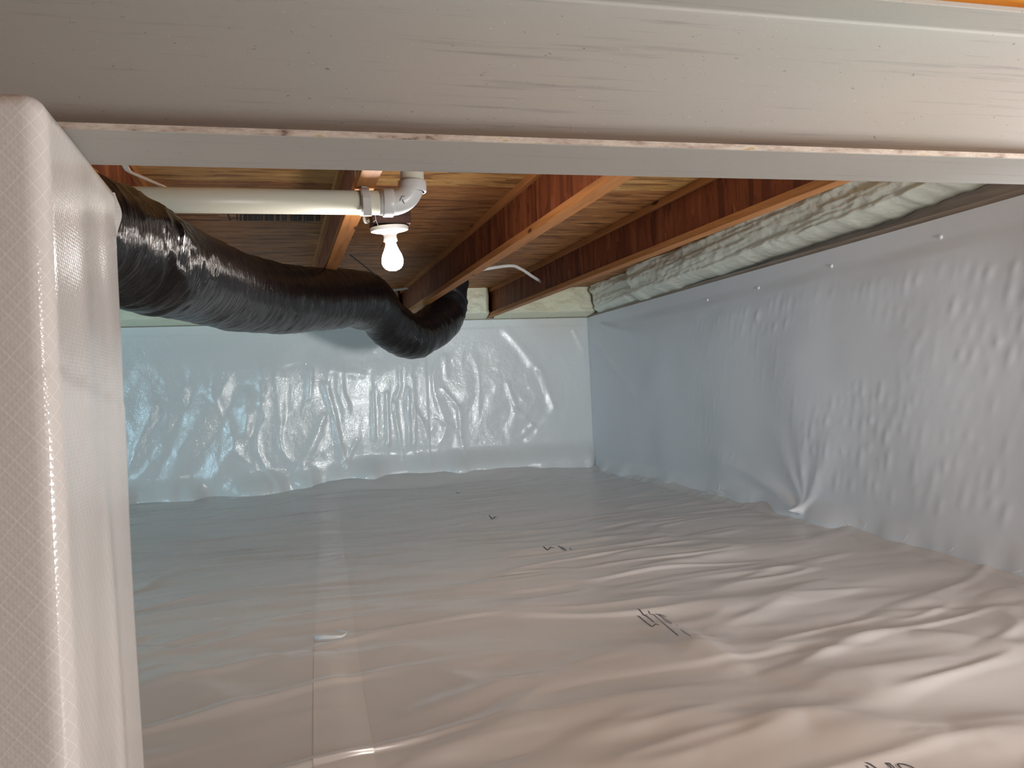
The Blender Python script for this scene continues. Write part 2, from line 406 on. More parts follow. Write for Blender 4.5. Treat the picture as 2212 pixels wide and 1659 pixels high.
# ---- far wall liner
_fold = [((1095, 715), (1165, 800), .012, .035), ((1165, 800), (1195, 880), .012, .03), ((1095, 830), (1115, 885), .010, .02), ((1115, 885), (1150, 920), .006, .02),
         ((1150, 920), (1100, 960), .007, .02), ((1240, 715), (1262, 760), .008, .02),
         ((395, 1070), (520, 830), -.020, .06), ((330, 1060), (420, 850), -.012, .05), ((450, 1060), (560, 870), .012, .04), ((640, 1040), (700, 900), .012, .03), ((285, 1000), (330, 880), .012, .04),
         ((672, 800), (668, 860), .008, .015), ((700, 830), (745, 1000), .012, .02), ((745, 1005), (770, 950), .008, .015), ((805, 850), (808, 950), .012, .014),
         ((835, 850), (838, 960), .012, .014), ((838, 960), (830, 1005), .008, .014), ((850, 870), (868, 990), .008, .012), ((880, 840), (882, 960), .012, .014), ((893, 820), (896, 960), .009, .012),
         ((955, 840), (990, 880), .010, .016), ((990, 880), (995, 940), .008, .016), ((940, 900), (985, 930), .008, .015), ((960, 770), (965, 815), .010, .018), ((990, 930), (1005, 980), .007, .015),
         ((530, 850), (535, 940), .010, .03), ((700, 800), (780, 810), .008, .03), ((560, 830), (570, 900), .006, .02)]
_FF = [((on_far(*p).x, on_far(*p).z), (on_far(*q).x, on_far(*q).z), h, w) for p, q, h, w in _fold]
_seamx = on_far(925, 900).x
def far_h(X, Z):
    lo = sstep(1.0, 0.75, Z)
    h = 0.016 * fbm(X * 1.5, Z * 1.8, 21, 3) * lo
    midm = sstep(-0.7, 0.1, X) * sstep(1.5, 1.05, X)
    rid = 1 - np.abs(fbm(X * 7 + 0.6 * fbm(X * 3, Z * 3, 4, 2), Z * 1.6 + 1, 22, 2))
    h = h + lo * (0.35 + midm) * 0.0065 * np.clip(rid - 0.6, 0, 1) * 2
    a = X * 0.8 - Z * 0.6
    rid2 = 1 - np.abs(fbm(a * 5, (X * 0.6 + Z * 0.8) * 1.2, 23, 2))
    h = h + lo * (1 - midm * 0.8) * 0.0055 * np.clip(rid2 - 0.65, 0, 1) * 2
    h = h + 0.0020 * lo * fbm(X * 14, Z * 10, 24, 3)
    for p, q, am, w in _FF:
        d, t, s = seg(X, Z, p, q); h = h + 0.6 * am * np.exp(-(d / w) ** 2)
    h = h + 0.004 * sstep(_seamx + 0.004, _seamx - 0.004, X) * sstep(1.02, 0.8, Z)
    hem = sstep(1.03, 1.045, Z); h = h + 0.004 * (1 - hem)
    # foot swings out over the floor sheet
    h = h + 0.10 * (1 - sstep(0.0, 0.16, Z - 0.06 * sstep(0, 0.6, X))) * (0.6 + 0.8 * fbm(X * 5, X * 0, 25, 2))
    return h * sstep(2.25, 2.12, X)
def far_pt(X, Z): return X, wall_y(X) - far_h(X, Z), Z
wall_far = grid('wall_far', np.concatenate([np.linspace(-2.45, -1.2, 30), np.linspace(-1.19, 2.21, 420)]), np.linspace(-0.04, ZW, 170), far_pt, M['far'])
tag(wall_far, kind='structure', label='far wall covered in shiny creased white vapor barrier liner')

# ---- right wall liner
_pin = on_right(1742, 1108); PY, PZ = _pin.y, _pin.z
rng = np.random.RandomState(3)
_bumps = []
for row in range(9):
    z0 = 0.20 + row * 0.088
    y = 1.0
    while y < 4.5:
        y += 0.036 + 0.022 * rng.rand()
        _bumps.append((y, z0 + 0.018 * rng.randn() + 0.02 * math.sin(y * 2.1 + row), rng.rand() ** 1.2 * 1.35, 0.016 + 0.026 * rng.rand()))
_rfold = [((1745, 1100), (1600, 1000)), ((1745, 1100), (1470, 940)), ((1745, 1100), (1690, 960)), ((1745, 1100), (1730, 900)), ((1745, 1100), (1800, 950)), ((1745, 1100), (1560, 1050)), ((1290, 745), (1400, 880)), ((1300, 700), (1500, 760))]
_RF = [((on_right(*p).y, on_right(*p).z), (on_right(*q).y, on_right(*q).z)) for p, q in _rfold]
def right_h(Y, Z):
    h = 0.024 * fbm(Y * 1.1, Z * 1.6, 31, 3) * sstep(1.03, 0.9, Z)
    m = np.clip(0.75 + 1.2 * fbm(Y * 1.5, Z * 3.0, 32, 2), 0, 1) * sstep(4.4, 3.2, Y) * sstep(0.06, 0.2, Z) * sstep(0.99, 0.88, Z)
    b = np.zeros_like(h + Y)
    for y, z, a, sz in _bumps:
        dy = (Y - y) + (Z - z) * 0.30
        msk = (np.abs(dy) < 0.05) & (np.abs(Z - z) < 0.1)
        if msk.any(): b[msk] += a * np.exp(-(dy[msk] / 0.0155) ** 2 - ((Z[msk] - z) / sz) ** 2)
    h = h + 0.0032 * m * b
    h = h + 0.007 * (1 - sstep(0.975, 1.035, Z)) * (1 + 0.4 * np.sin(Y * 9))
    for i, (p, q) in enumerate(_RF):
        d, t, s = seg(Y, Z, p, q); w = 0.010 + 0.055 * t
        h = h + (0.014 if i % 2 == 0 else 0.010) * np.exp(-(d / w) ** 2) * (1 - 0.8 * t)
    h = h + 0.045 * (1 - sstep(0.0, 0.11, Z)) * (0.7 + 0.6 * fbm(Y * 6, Y * 0, 33, 2))
    return h * sstep(5.62, 5.5, Y)
def right_pt(Y, Z): return wall_x(Y) - right_h(Y, Z), Y, Z
wall_right = grid('wall_right', np.concatenate([np.linspace(-2.6, 1.0, 30), np.linspace(1.01, 5.625, 520)]), np.linspace(-0.04, ZW, 160), right_pt, M['right'], flip=True)
tag(wall_right, kind='structure', label='right wall covered in matte white vapor barrier liner with dimpled bumps')
# walls outside the picture that close the crawlspace
wl = box('wall_left', (-2.5, -2.6, 0), (-2.4, 5.5, 1.33), M['right']); tag(wl, kind='structure')
wb = box('wall_back', (-2.5, -2.7, 0), (1.95, -2.6, 1.33), M['right']); tag(wb, kind='structure')

# ---- sill plates and rim boards above the liners
def plan_board(name, a, b, z0, z1, thick, mat):
    a, b = Vector(a), Vector(b); d = (b - a).normalized(); n = Vector((-d.y, d.x, 0)) * thick
    bm = bmesh.new(); vs = [bm.verts.new((p.x, p.y, z)) for z in (z0, z1) for p in (a, b, b + n, a + n)]
    for f in ((0, 1, 2, 3), (4, 5, 6, 7), (0, 1, 5, 4), (1, 2, 6, 5), (2, 3, 7, 6), (3, 0, 4, 7)): bm.faces.new([vs[i] for i in f])
    bmesh.ops.recalc_face_normals(bm, faces=bm.faces); me = bpy.data.meshes.new(name); bm.to_mesh(me); bm.free()
    return tag(link(name, me, mat), kind='structure')
t1 = plan_board('trim_1', (2.30, wall_y(2.3) + 0.012, 0), (-2.45, wall_y(-2.45) + 0.012, 0), 1.06, ZJ, -0.10, M['sill']); t1['label'] = 'dark sill plate on top of the far wall'
t2 = plan_board('trim_2', (wall_x(-2.6) + 0.012, -2.6, 0), (wall_x(5.7) + 0.012, 5.7, 0), 1.06, ZJ + 0.005, -0.10, M['sill']); t2['label'] = 'brown sill plate on top of the right wall'
t3 = plan_board('trim_3', (2.30, wall_y(2.3) + 0.07, 0), (-2.45, wall_y(-2.45) + 0.07, 0), ZJ, ZO, -0.03, M['web']); t3['label'] = 'rim board behind the foam at the far wall'
t4 = plan_board('trim_4', (wall_x(-2.6) + 0.06, -2.6, 0), (wall_x(5.7) + 0.06, 5.7, 0), ZJ, ZO, -0.03, M['sill']); t4['label'] = 'rim board behind the foam along the right wall'

# ---- subfloor panels
ceiling = tag(empty('ceiling', (0, 2, ZO)), kind='structure', label='strand board subfloor seen from below between the joists')
rows = [-2.6, -2.16, -0.94, 0.28, 1.50, 2.72, 3.94, 5.16, 5.72]
for r in range(len(rows) - 1):
    cuts = [-2.5, -1.93, 0.50, 2.32] if r % 2 else [-2.5, -0.72, 1.72, 2.32]
    for c0, c1 in zip(cuts, cuts[1:]):
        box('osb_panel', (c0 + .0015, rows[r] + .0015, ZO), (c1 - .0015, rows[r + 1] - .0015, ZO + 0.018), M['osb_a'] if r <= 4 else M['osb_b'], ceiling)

# ================================================================== STRUCTURE PIECES
JW, JT, JWEB = 0.046, 0.025, 0.010
JX = [(-0.36, 'wooden I-joist half hidden behind the wrapped pier, red web with tan cable'),
      (0.25, 'wooden I-joist beside the bare bulb, orange lower flange lit by the lamp'),
      (0.86, 'wooden I-joist above the end of the black duct, knotty orange flange'),
      (1.475, 'wooden I-joist running beside the foam of the right wall')]
for x2, lab in JX:
    y0, y1 = -2.55, wall_y(x2) - 0.01
    j = tag(empty('floor_joist', (x2 - JW / 2, 2.0, ZJ)), lab, 'joist', 'wooden I-joists under the subfloor')
    box('bottom_flange', (x2 - JW, y0, ZJ), (x2, y1, ZJ + JT), M['flange'], j, 0.0015)
    box('top_flange', (x2 - JW, y0, ZO - JT), (x2, y1, ZO - 0.0005), M['flange'], j, 0.0015)
    xm = x2 - JW / 2
    box('web', (xm - JWEB / 2, y0, ZJ + JT - 0.004), (xm + JWEB / 2, y1, ZO - JT + 0.004), M['web'], j)

# steel beam carrying the joists
ZB = CZ + 0.285; BY = 0.985; BROT = math.radians(-1.2); BX = 0.3
bpivot = Vector((BX, BY, 0))
beam = tag(empty('steel_beam', (BX, BY, ZB)), 'grey painted steel I-beam spanning the top of the picture under the joists', 'beam', kind='thing')
FW, FT, WT = 0.133, 0.0075, 0.008
box('bottom_flange', (-2.39, BY - FW / 2, ZB), (2.05, BY + FW / 2, ZB + FT), M['steel'], beam, 0.0012, BROT, bpivot)
box('top_flange', (-2.39, BY - FW / 2, ZJ - FT - 0.002), (2.05, BY + FW / 2, ZJ - 0.002), M['steel'], beam, 0.0012, BROT, bpivot)
box('web', (-2.39, BY - WT / 2, ZB + FT - .001), (2.05, BY + WT / 2, ZJ - FT - .001), M['steel'], beam, 0, BROT, bpivot)
# rolled fillets between web and flanges, and the scuffed front edge of the lower flange
def prism_x(name, prof, x0, x1, mat, parent, rotz=0, pivot=None):
    bm = bmesh.new(); rings = [[bm.verts.new((x, y, z)) for y, z in prof] for x in (x0, x1)]; n = len(prof)
    for k_ in range(n): bm.faces.new([rings[0][k_], rings[0][(k_ + 1) % n], rings[1][(k_ + 1) % n], rings[1][k_]])
    bm.faces.new(rings[0]); bm.faces.new(rings[1][::-1]); bmesh.ops.recalc_face_normals(bm, faces=bm.faces)
    if rotz: bmesh.ops.rotate(bm, verts=bm.verts, cent=pivot, matrix=Matrix.Rotation(rotz, 3, 'Z'))
    me = bpy.data.meshes.new(name); bm.to_mesh(me); bm.free(); return link(name, me, mat, parent)
for sgn in (-1, 1):
    for zc, up in ((ZB + FT, 1), (ZJ - FT - .002, -1)):
        R_ = 0.0045; prof = [(BY + sgn * (WT / 2 - .001), zc - up * .001)]
        for a in np.linspace(0, math.pi / 2, 6):
            prof.append((BY + sgn * (WT / 2 + R_ - R_ * math.sin(a)), zc + up * (R_ - R_ * math.cos(a))))
        o = prism_x('fillet', prof, -2.39, 2.05, M['steel'], beam, BROT, bpivot)
e_ = box('flange_edge', (-2.39, BY - FW / 2 - .0012, ZB + .0004), (2.05, BY - FW / 2 + .002, ZB + FT - .0004), M['edge'], beam, 0, BROT, bpivot); e_['label'] = 'scuffed pale edge with rust flecks'

# blocking above the beam between two joists
for (xa, xb, lab) in ((0.862, 1.427, 'orange wooden blocking above the beam at the upper right corner'),):
    b_ = tag(empty('joist_blocking', ((xa + xb) / 2, 0.99, ZJ)), lab, 'blocking')
    box('panel', (xa, 0.975, ZJ + 0.024), (xb, 0.985, ZO - 0.024), M['blocking'], b_)
    box('lower_flange', (xa, 0.957, ZJ), (xb, 1.003, ZJ + 0.025), M['blocking'], b_, 0.001)
    box('upper_flange', (xa, 0.957, ZO - 0.025), (xb, 1.003, ZO - 0.001), M['blocking'], b_, 0.001)

# ---- wrapped pier under the beam
PX1, PY0, PY1 = -0.189, 0.815, 1.176
pier = tag(empty('wrapped_pier', (-0.42, 0.98, 0)), 'square pier wrapped in white diamond grid liner at the left edge', 'pier', kind='thing')
def pier_mesh():
    # plan outline with rounded corners, walked right face first so the UV runs round the pier in metres
    rc = 0.019; x0, x1, y0, y1 = -0.64, PX1, PY0, PY1; pl_ = []
    def arc(cx, cy, a0, a1, n=7):
        return [(cx + rc * math.cos(a), cy + rc * math.sin(a)) for a in np.linspace(a0, a1, n)]
    pl_ += [(x0 + (x1 - x0 - rc) * t, y0) for t in np.linspace(0.05, 0.97, 14)] + arc(x1 - rc, y0 + rc, -math.pi / 2, 0)
    pl_ += [(x1, y0 + rc + (y1 - y0 - 2 * rc) * t) for t in np.linspace(0.03, 0.97, 26)] + arc(x1 - rc, y1 - rc, 0, math.pi / 2)
    pl_ += [(x1 - rc - (x1 - rc - x0 - rc) * t, y1) for t in np.linspace(0.05, 0.95, 8)] + [(x0, y1), (x0, y0)]
    P = np.array(pl_ + [pl_[0]]); s = np.concatenate([[0], np.cumsum(np.hypot(*np.diff(P, axis=0).T))])
    zs = np.concatenate([np.linspace(0.0, ZB - 0.021, 120), np.linspace(ZB - 0.020, ZB - 0.0006, 14)])
    def fn(Uu, V):
        x = np.interp(Uu, s, P[:, 0]); y = np.interp(Uu, s, P[:, 1])
        bulge = 0.0035 * fbm(Uu * 6, V * 1.6, 41, 3) + 0.003 * np.exp(-((Uu - s[34] - 0.02 * np.sin(V * 5)) / 0.02) ** 2) * sstep(0.62, 0.35, V)
        seam = 0.0012 * sstep(0.643, 0.640, V + (Uu - s[21]) * 0.10)
        nx = sstep(x1 - rc, x1, x); ny = -sstep(y0 + rc, y0, y) + sstep(y1 - rc, y1, y)
        q_ = np.clip((V - (ZB - 0.020)) / 0.0195, 0, 1); d = (bulge + seam) * sstep(0.0, 0.03, ZB - V) - 0.017 * (1 - np.sqrt(1 - q_ * q_))
        flare = 0.004 * sstep(0.5, 0.0, V)
        return x + nx * (d + flare), y + ny * (d + flare), V
    return grid('liner_wrap', s, zs, fn, M['pier'], pier)
pier_mesh()
box('cap_block', (-0.62, PY0 + 0.035, ZB - 0.06), (PX1 - 0.035, PY1 - 0.035, ZB - 0.0005), M['pier'], pier, 0.004)
# loose flap of liner puckering out behind the rear corner
def flap(V, T):
    bul = 0.009 * np.exp(-((V - 0.862) / 0.022) ** 2) + 0.001
    return PX1 - 0.03 + (0.024 + bul) * T, PY1 - 0.004 + 0.004 * T * T, V
grid('liner_flap', np.linspace(0.80, 0.89, 24), np.linspace(0, 1, 8), flap, M['pier'], pier)

# ---- flexible duct
duct = tag(empty('flexible_duct', tuple(at_depth(560, 640, 3.0))), 'black insulated flexible duct snaking below the joists from pier to far wall', 'duct')
DP = [(60, 462, 1.25), (160, 495, 1.38), (262, 534, 1.55), (330, 566, 1.70), (420, 600, 2.05), (520, 632, 2.48), (620, 646, 2.92), (710, 646, 3.34), (768, 645, 3.70),
      (810, 664, 4.02), (845, 704, 4.27), (890, 727, 4.46), (927, 712, 4.64), (948, 697, 4.76), (960, 682, 4.86)]
dpts = spline([at_depth(*p) for p in DP], 40)
DR = 0.128
def duct_mesh():
    fr = frames(dpts); n = len(dpts); ns = 110
    s = np.concatenate([[0], np.cumsum([(dpts[i + 1] - dpts[i]).length for i in range(n - 1)])])
    A = np.linspace(0, 2 * math.pi, ns + 1)
    Ss, AA = np.meshgrid(s, A, indexing='ij')
    ca, sa = np.cos(AA), np.sin(AA)
    # wrinkles: mostly around the duct, gathered where it bends
    wr = fbm(Ss * 34 + 1.2 * ca, 1.1 * ca + 5, 51, 3) + fbm(Ss * 34 + 1.2 * sa, 1.1 * sa + 9, 52, 3)
    tw = fbm(Ss * 9 + 0.8 * ca, 0.9 * sa + 3, 53, 2)
    crease = np.clip(1 - np.abs(fbm(Ss * 12 + 1.5 * sa, 1.6 * ca + 2, 54, 2)) * 2.4, 0, 1)
    start = 1 + 2.2 * np.exp(-((Ss - s[100]) / 0.15) ** 2)
    r = np.interp(Ss, [s[80], s[120], s[200], s[280], s[400], s[-1]], [0.101, 0.104, 0.117, 0.124, 0.121, 0.119]) + 0.0013 * wr * start + 0.0022 * tw * start + 0.0020 * crease * start
    r = r * (1 + 0.10 * np.exp(-((Ss - s[335]) / 0.12) ** 2) - 0.10 * np.exp(-((Ss - s[375]) / 0.07) ** 2) - 0.04 * np.exp(-((Ss - s[464]) / 0.05) ** 2))
    r = r * (1 + 0.010 * np.sin(Ss * 2 * math.pi / 0.055) * 0.35)
    T = np.array([[*f[1]] for f in fr]); B = np.array([[*f[2]] for f in fr]); Pn = np.array([[*p] for p in dpts])
    co = Pn[:, None, :] + T[:, None, :] * (r * ca)[..., None] + B[:, None, :] * (r * sa)[..., None]
    o = grid('duct_jacket', s, A * DR, lambda U, V: (co[..., 0], co[..., 1], co[..., 2]), M['duct'], duct)
    return o
duct_mesh()
# taped collar and boot where the duct turns up behind the joist
e0 = dpts[-1]; e1 = at_depth(969, 648, 4.97); e2 = at_depth(970, 600, 5.0)
tube('boot', spline([dpts[-14], e0, at_depth(966, 664, 4.93), e1, e2], 8), 0.113, M['boot'], duct, 28,
     rfun=lambda i, a, r: r * (1 + 0.05 * math.sin(3 * a + i * 0.7) + 0.03 * math.sin(7 * a - i)))
fb = bmesh.new()
for (px, py, rr) in ((977, 655, .020), (986, 668, .011), (991, 675, .012), (982, 661, .010)):
    c = at_depth(px, py, 4.84)
    m_ = bmesh.ops.create_icosphere(fb, subdivisions=2, radius=rr)
    for v in m_['verts']: v.co = c + Vector((v.co.x * 1.0, v.co.y * 0.5, v.co.z * 0.8)) * (1 + 0.25 * math.sin(v.co.x * 300 + v.co.z * 200))
me = bpy.data.meshes.new('foam_blob'); fb.to_mesh(me); fb.free(); smooth(me); o = link('foam_blob', me, M['foam'], duct); o['label'] = 'white foam drips'
# black hanger strap from the joist beside the lamp to the duct
st_ = tag(tube('duct_strap', spline([at_depth(757, 551, 3.12), at_depth(785, 573, 3.30), at_depth(812, 595, 3.52)], 10), 0.0026, M['boot'], None, 8), 'thin black hanger wire from the joist down to the duct bend', 'strap')

# ---- PVC drain line
pipe = tag(empty('drain_pipe', (0.1, 2.0, 1.072)), 'white PVC drain pipe running level above the duct to an elbow', 'pipe')
PYY = 2.0
pL = at_y(250, 430.5, PYY); pR = at_y(830, 438.5, PYY); pE = at_y(846, 438.5, PYY)
top = at_y(890, 385, PYY)
RP = 0.0290
tube('straight_pipe', [pL - Vector((0.8, 0, 0)), pL, pR], RP, M['pvc'], pipe, 40)
ax = (pR - pL).normalized()
rx = top.x; br = 0.056
def bend_pts(n=16):
    c = Vector((rx - br, PYY, pE.z + br))
    return [c + Vector((br * math.sin(a), 0, -br * math.cos(a))) for a in np.linspace(0, math.pi / 2, n)]
bp = bend_pts()
RE = 0.0305
tube('elbow', [Vector((pR.x - .012, PYY, pE.z))] + bp, RE, M['fit'], pipe, 40)
def hub(name, p, d, r, l, mat):
    d = d.normalized(); return tube(name, [p, p + d * .001, p + d * .003, p + d * (l - .003), p + d * (l - .001), p + d * l], lambda i: (r - .0025, r - .0008, r, r, r - .0008, r - .0025)[i], mat, pipe, 40)
xh = at_y(826, 440, PYY).x
hub('elbow_hub', Vector((xh, PYY, pE.z)), Vector((1, 0, 0)), 0.0345, 0.026, M['fit'])
zt = at_y(890, 416, PYY).z
hub('elbow_hub', Vector((rx, PYY, zt)), Vector((0, 0, 1)), 0.0345, at_y(890, 392, PYY).z - zt, M['fit'])
tube('riser', [Vector((rx, PYY, zt)), Vector((rx, PYY, ZO))], RP, M['pvc'], pipe, 40)
# moulded arrow mark on the elbow
mk = []
for pts in ([(868, 424), (866, 428), (864, 432), (864, 434)], [(868, 424), (871, 423.5), (874, 424)], [(869, 431), (871, 435), (874, 440)]):
    mk.append([at_y(px, py, PYY - RE - 0.0006) for px, py in pts])
bm = bmesh.new()
for line in mk:
    for a, b in zip(line, line[1:]):
        d = (b - a).normalized(); n = d.cross(Vector((0, 1, 0))) * 0.0008
        bm.faces.new([bm.verts.new(p) for p in (a - n, b - n, b + n, a + n)])
me = bpy.data.meshes.new('arrow_mark'); bm.to_mesh(me); bm.free(); link('arrow_mark', me, M['ink'], pipe)

# clip that holds the pipe under the joist
hg = tag(empty('pipe_hanger', (0.227, PYY, ZJ)), 'pale plastic hanger clip round the drain pipe under the joist', 'hanger')
hx0, hx1 = at_y(778, 440, PYY).x, at_y(797, 440, PYY).x
def hanger():
    n = 36; prof = []
    zc = pE.z - 0.001
    def outer(a):
        x_, z_ = math.sin(a), math.cos(a); r = 0.036
        return (PYY - x_ * r * 1.02, zc + z_ * r)
    out_ = [outer(a) for a in np.linspace(-math.pi * 0.78, math.pi * 0.78, n)]
    inn = [(PYY + (y - PYY) * 0.83, zc + (z - zc) * 0.83) for y, z in out_]
    bm = bmesh.new(); R0 = []; xs_ = (hx0, hx0 + .003, hx1 - .003, hx1)
    for i, x in enumerate(xs_):
        k_ = 0.97 if i in (0, 3) else 1.0
        R0.append([bm.verts.new((x, PYY + (y - PYY) * k_, zc + (z - zc) * k_)) for y, z in out_])
    Ri = [[bm.verts.new((x, y, z)) for y, z in inn] for x in (hx0, hx1)]
    def strip(A, B):
        for q in range(n - 1): bm.faces.new((A[q], A[q + 1], B[q + 1], B[q]))
    for A, B in zip(R0, R0[1:]): strip(A, B)
    strip(R0[0], Ri[0]); strip(R0[-1], Ri[1]); strip(Ri[0], Ri[1])
    for q in (0, n - 1): bm.faces.new([r[q] for r in R0] + [Ri[1][q], Ri[0][q]])
    bmesh.ops.recalc_face_normals(bm, faces=bm.faces)
    me = bpy.data.meshes.new('clip_band'); bm.to_mesh(me); bm.free(); return link('clip_band', me, M['hang'], hg)
hanger()
# squared jaw facing the room, with chamfered top
zj0, zj1 = at_y(785, 466, PYY - .036).z, at_y(785, 420, PYY - .036).z
prof = [(PYY - .040, zj0), (PYY - .040, zj1 - .008), (PYY - .037, zj1), (PYY - .0305, zj1), (PYY - .0305, zj0)]
o = prism_x('jaw', prof, hx0 + .003, hx1 + .001, M['hang'], hg)
box('nail_tab', (hx0 + .004, PYY - .008, pE.z + RP), (hx1 - .003, PYY + .012, ZJ), M['hang'], hg, 0.001)

# ---- bare bulb lamp
LX, LY, LZ = 0.297, 2.12, CZ + 0.424
lamp = tag(empty('bulb_lamp', (LX, LY, LZ)), 'round white porcelain lampholder with a glowing bare bulb', 'lamp')
tilt = Euler((math.radians(3.0), math.radians(-3.5), 0)).to_matrix().to_4x4() @ Matrix.Scale(0.91, 4)
lathe('mounting_plate', [(0, .006), (.050, .006), (.0535, .003), (.054, -.001), (.052, -.006), (.044, -.0085), (.026, -.012), (.0195, -.016), (.0185, -.018), (0, -.018)], M['porc'], lamp, (LX, LY, LZ), tilt, 56)
lathe('socket', [(0, -.017), (.0182, -.017), (.0182, -.028), (.0195, -.029), (.0195, -.035), (.0165, -.037), (0, -.037)], M['porc'], lamp, (LX, LY, LZ), tilt, 40)
bprof = [(.0140, -.036), (.0145, -.042), (.0165, -.050), (.0205, -.060), (.0255, -.070), (.0290, -.080), (.0305, -.089), (.0300, -.097), (.0272, -.105), (.0222, -.1115), (.015, -.116), (.0075, -.1182), (0, -.119)]
o = lathe('bulb', bprof, M['bulb'], lamp, (LX, LY, LZ), tilt, 24); o['label'] = 'glowing white bulb'
blk = tag(box('mounting_block', (0.2515, 2.085, CZ + 0.432), (0.3485, 2.165, ZJ + 0.012), M['block'], None, 0.002), 'dark brown wooden block holding the lampholder beside the joist', 'block')

# cables
def cable(name, pts, r, mat, label, cat='cable', flat=1.0, n=10):
    return tag(tube(name, spline(pts, n), r, mat, None, 10, flat=flat), label, cat, 'electrical cables in the joist bays')
cable('lamp_cable', [at_y(768, 330, 2.02) + Vector((0, 0, .02)), at_y(770, 372, 2.03), at_y(771, 395, 2.035), at_y(777, 405, 2.03), at_y(788, 412, 2.05), at_y(790, 440, 2.11), at_y(787, 468, 2.13), at_y(790, 479, 2.135), at_y(799, 477, 2.13)], 0.0045, M['cable'], 'white cable looping down beside the pipe clip to the lamp block')
cable('power_cable', [at_y(262, 335, 1.9), at_y(273, 363, 1.9), at_y(283, 372, 1.92), at_y(320, 388, 1.97), at_y(362, 407, 2.04), at_y(400, 424, 2.1)], 0.0085, M['cable_tan'], 'flat tan cable crossing the red joist web above the pipe', flat=0.4)
cable('power_cable', [at_y(1030, 584, 4.1), at_y(1100, 574, 4.2), at_y(1125, 581, 4.25), at_y(1150, 597, 4.32), at_y(1176, 613, 4.4)], 0.0085, M['cable'], 'grey cable curving across the bay between the two right joists')
cable('power_cable', [at_y(838, 626, 5.2), at_y(870, 624, 5.2), at_y(900, 616, 5.2), at_y(940, 607, 5.15)], 0.0085, M['cable'], 'grey cable sagging in front of the far foam behind the bulb')
# cobweb threads on the block
cb = bmesh.new()
for a, b in (((810, 462), (812, 475)), ((812, 475), (817, 488)), ((812, 475), (806, 480))):
    A, B = at_y(*a, 2.083), at_y(*b, 2.083); n = (B - A).normalized().cross(Vector((0, 1, 0))) * 0.0006
    cb.faces.new([cb.verts.new(p) for p in (A - n, B - n, B + n, A + n)])
me = bpy.data.meshes.new('cobweb'); cb.to_mesh(me); cb.free(); tag(link('cobweb', me, M['web_thread']), 'wisp of cobweb on the dark block above the lampholder', 'cobweb')

# ---- spray foam
def foam_far(x0, x1, label, mat, seed, bulge=0.07):
    def fn(Xu, Z):
        tx = (Xu - x0) / (x1 - x0); tz = (Z - ZJ + .012) / (ZO - ZJ + .012)
        edge = (0.7 + 0.3 * np.clip(np.minimum(tx, 1 - tx) * (x1 - x0) / 0.035, 0, 1) ** 0.5) * np.clip(np.minimum(1, tz / 0.15), 0, 1) ** 0.5
        d = 0.012 + (bulge + 0.11 + 0.03 * fbm(Xu * 7, Z * 9, seed, 4) + 0.008 * fbm(Xu * 26, Z * 30, seed + 3, 3)) * edge
        return Xu + 0.006 * fbm(Xu * 20, Z * 20, seed + 5, 2), wall_y(Xu) + 0.072 - d - 0.06 * edge, Z
    o = grid('spray_foam', np.linspace(x0, x1, 80), np.linspace(ZJ - .012, ZO - .002, 44), fn, mat, uv=False)
    return tag(o, label, 'insulation', 'spray foam along the rim')
foam_far(-1.6, 0.205 - 0.01, 'greenish spray foam strip visible under the black duct beside the pier', M['foam'], 61)
foam_far(0.255, 0.81, 'pale spray foam patch at the far rim behind the bulb and duct bend', M['foam'], 62, 0.05)
foam_far(0.865, 1.425, 'cream spray foam square between the duct end and next joist', M['foam'], 63)
foam_far(1.48, 2.225, 'cream spray foam at the far rim in the room corner', M['foam'], 64, 0.05)
def foam_right(y0, y1, label, mat, seed, bulge, zb0, zb1, soft=(0, 0)):
    def fn(Yv, T):
        ty = (Yv - y0) / (y1 - y0); zb = zb0 + (zb1 - zb0) * ty + 0.010 * fbm(Yv * 9, Yv * 0, seed + 9, 3)
        Z = zb + (ZO - .002 - zb) * T
        e0_ = np.clip(ty * (y1 - y0) / 0.10, 0, 1) ** 0.5; e1_ = np.clip((1 - ty) * (y1 - y0) / 0.10, 0, 1) ** 0.5
        edge = (soft[0] + (1 - soft[0]) * e0_) * (soft[1] + (1 - soft[1]) * e1_) * np.clip(T / 0.22, 0, 1) ** 0.5
        lay = 0.020 * fbm(Yv * 1.3, T * 5.5 + Yv * 0.8, seed + 2, 3) + 0.008 * fbm(Yv * 6, T * 5, seed, 3) + 0.006 * fbm(Yv * 24, T * 9, seed + 4, 3)
        d = 0.01 + (bulge * (0.72 + 0.28 * T) + lay) * edge
        return wall_x(Yv) + 0.062 - d - 0.04 * edge, Yv, Z
    n = int((y1 - y0) * 90)
    o = grid('spray_foam', np.linspace(y0, y1, n), np.linspace(0, 1, 40), fn, mat, flip=True, uv=False)
    return tag(o, label, 'insulation', 'spray foam along the rim')
foam_right(4.72, 5.392, 'recessed grey foam on the right rim nearest the room corner', M['foam_grey'], 71, 0.05, ZJ + 0.006, ZJ - 0.012, (0, 1))
foam_right(2.42, 4.70, 'long rippled foam bulging out above the right wall, rounded at its end', M['foam_grey'], 72, 0.108, ZJ + 0.045, ZJ - 0.014, (1, 0))
foam_right(-0.5, 2.4235, 'bright lumpy foam on the right rim just below the steel beam', M['foam_grey'], 72, 0.108, ZJ + 0.188, ZJ + 0.045, (1, 1))

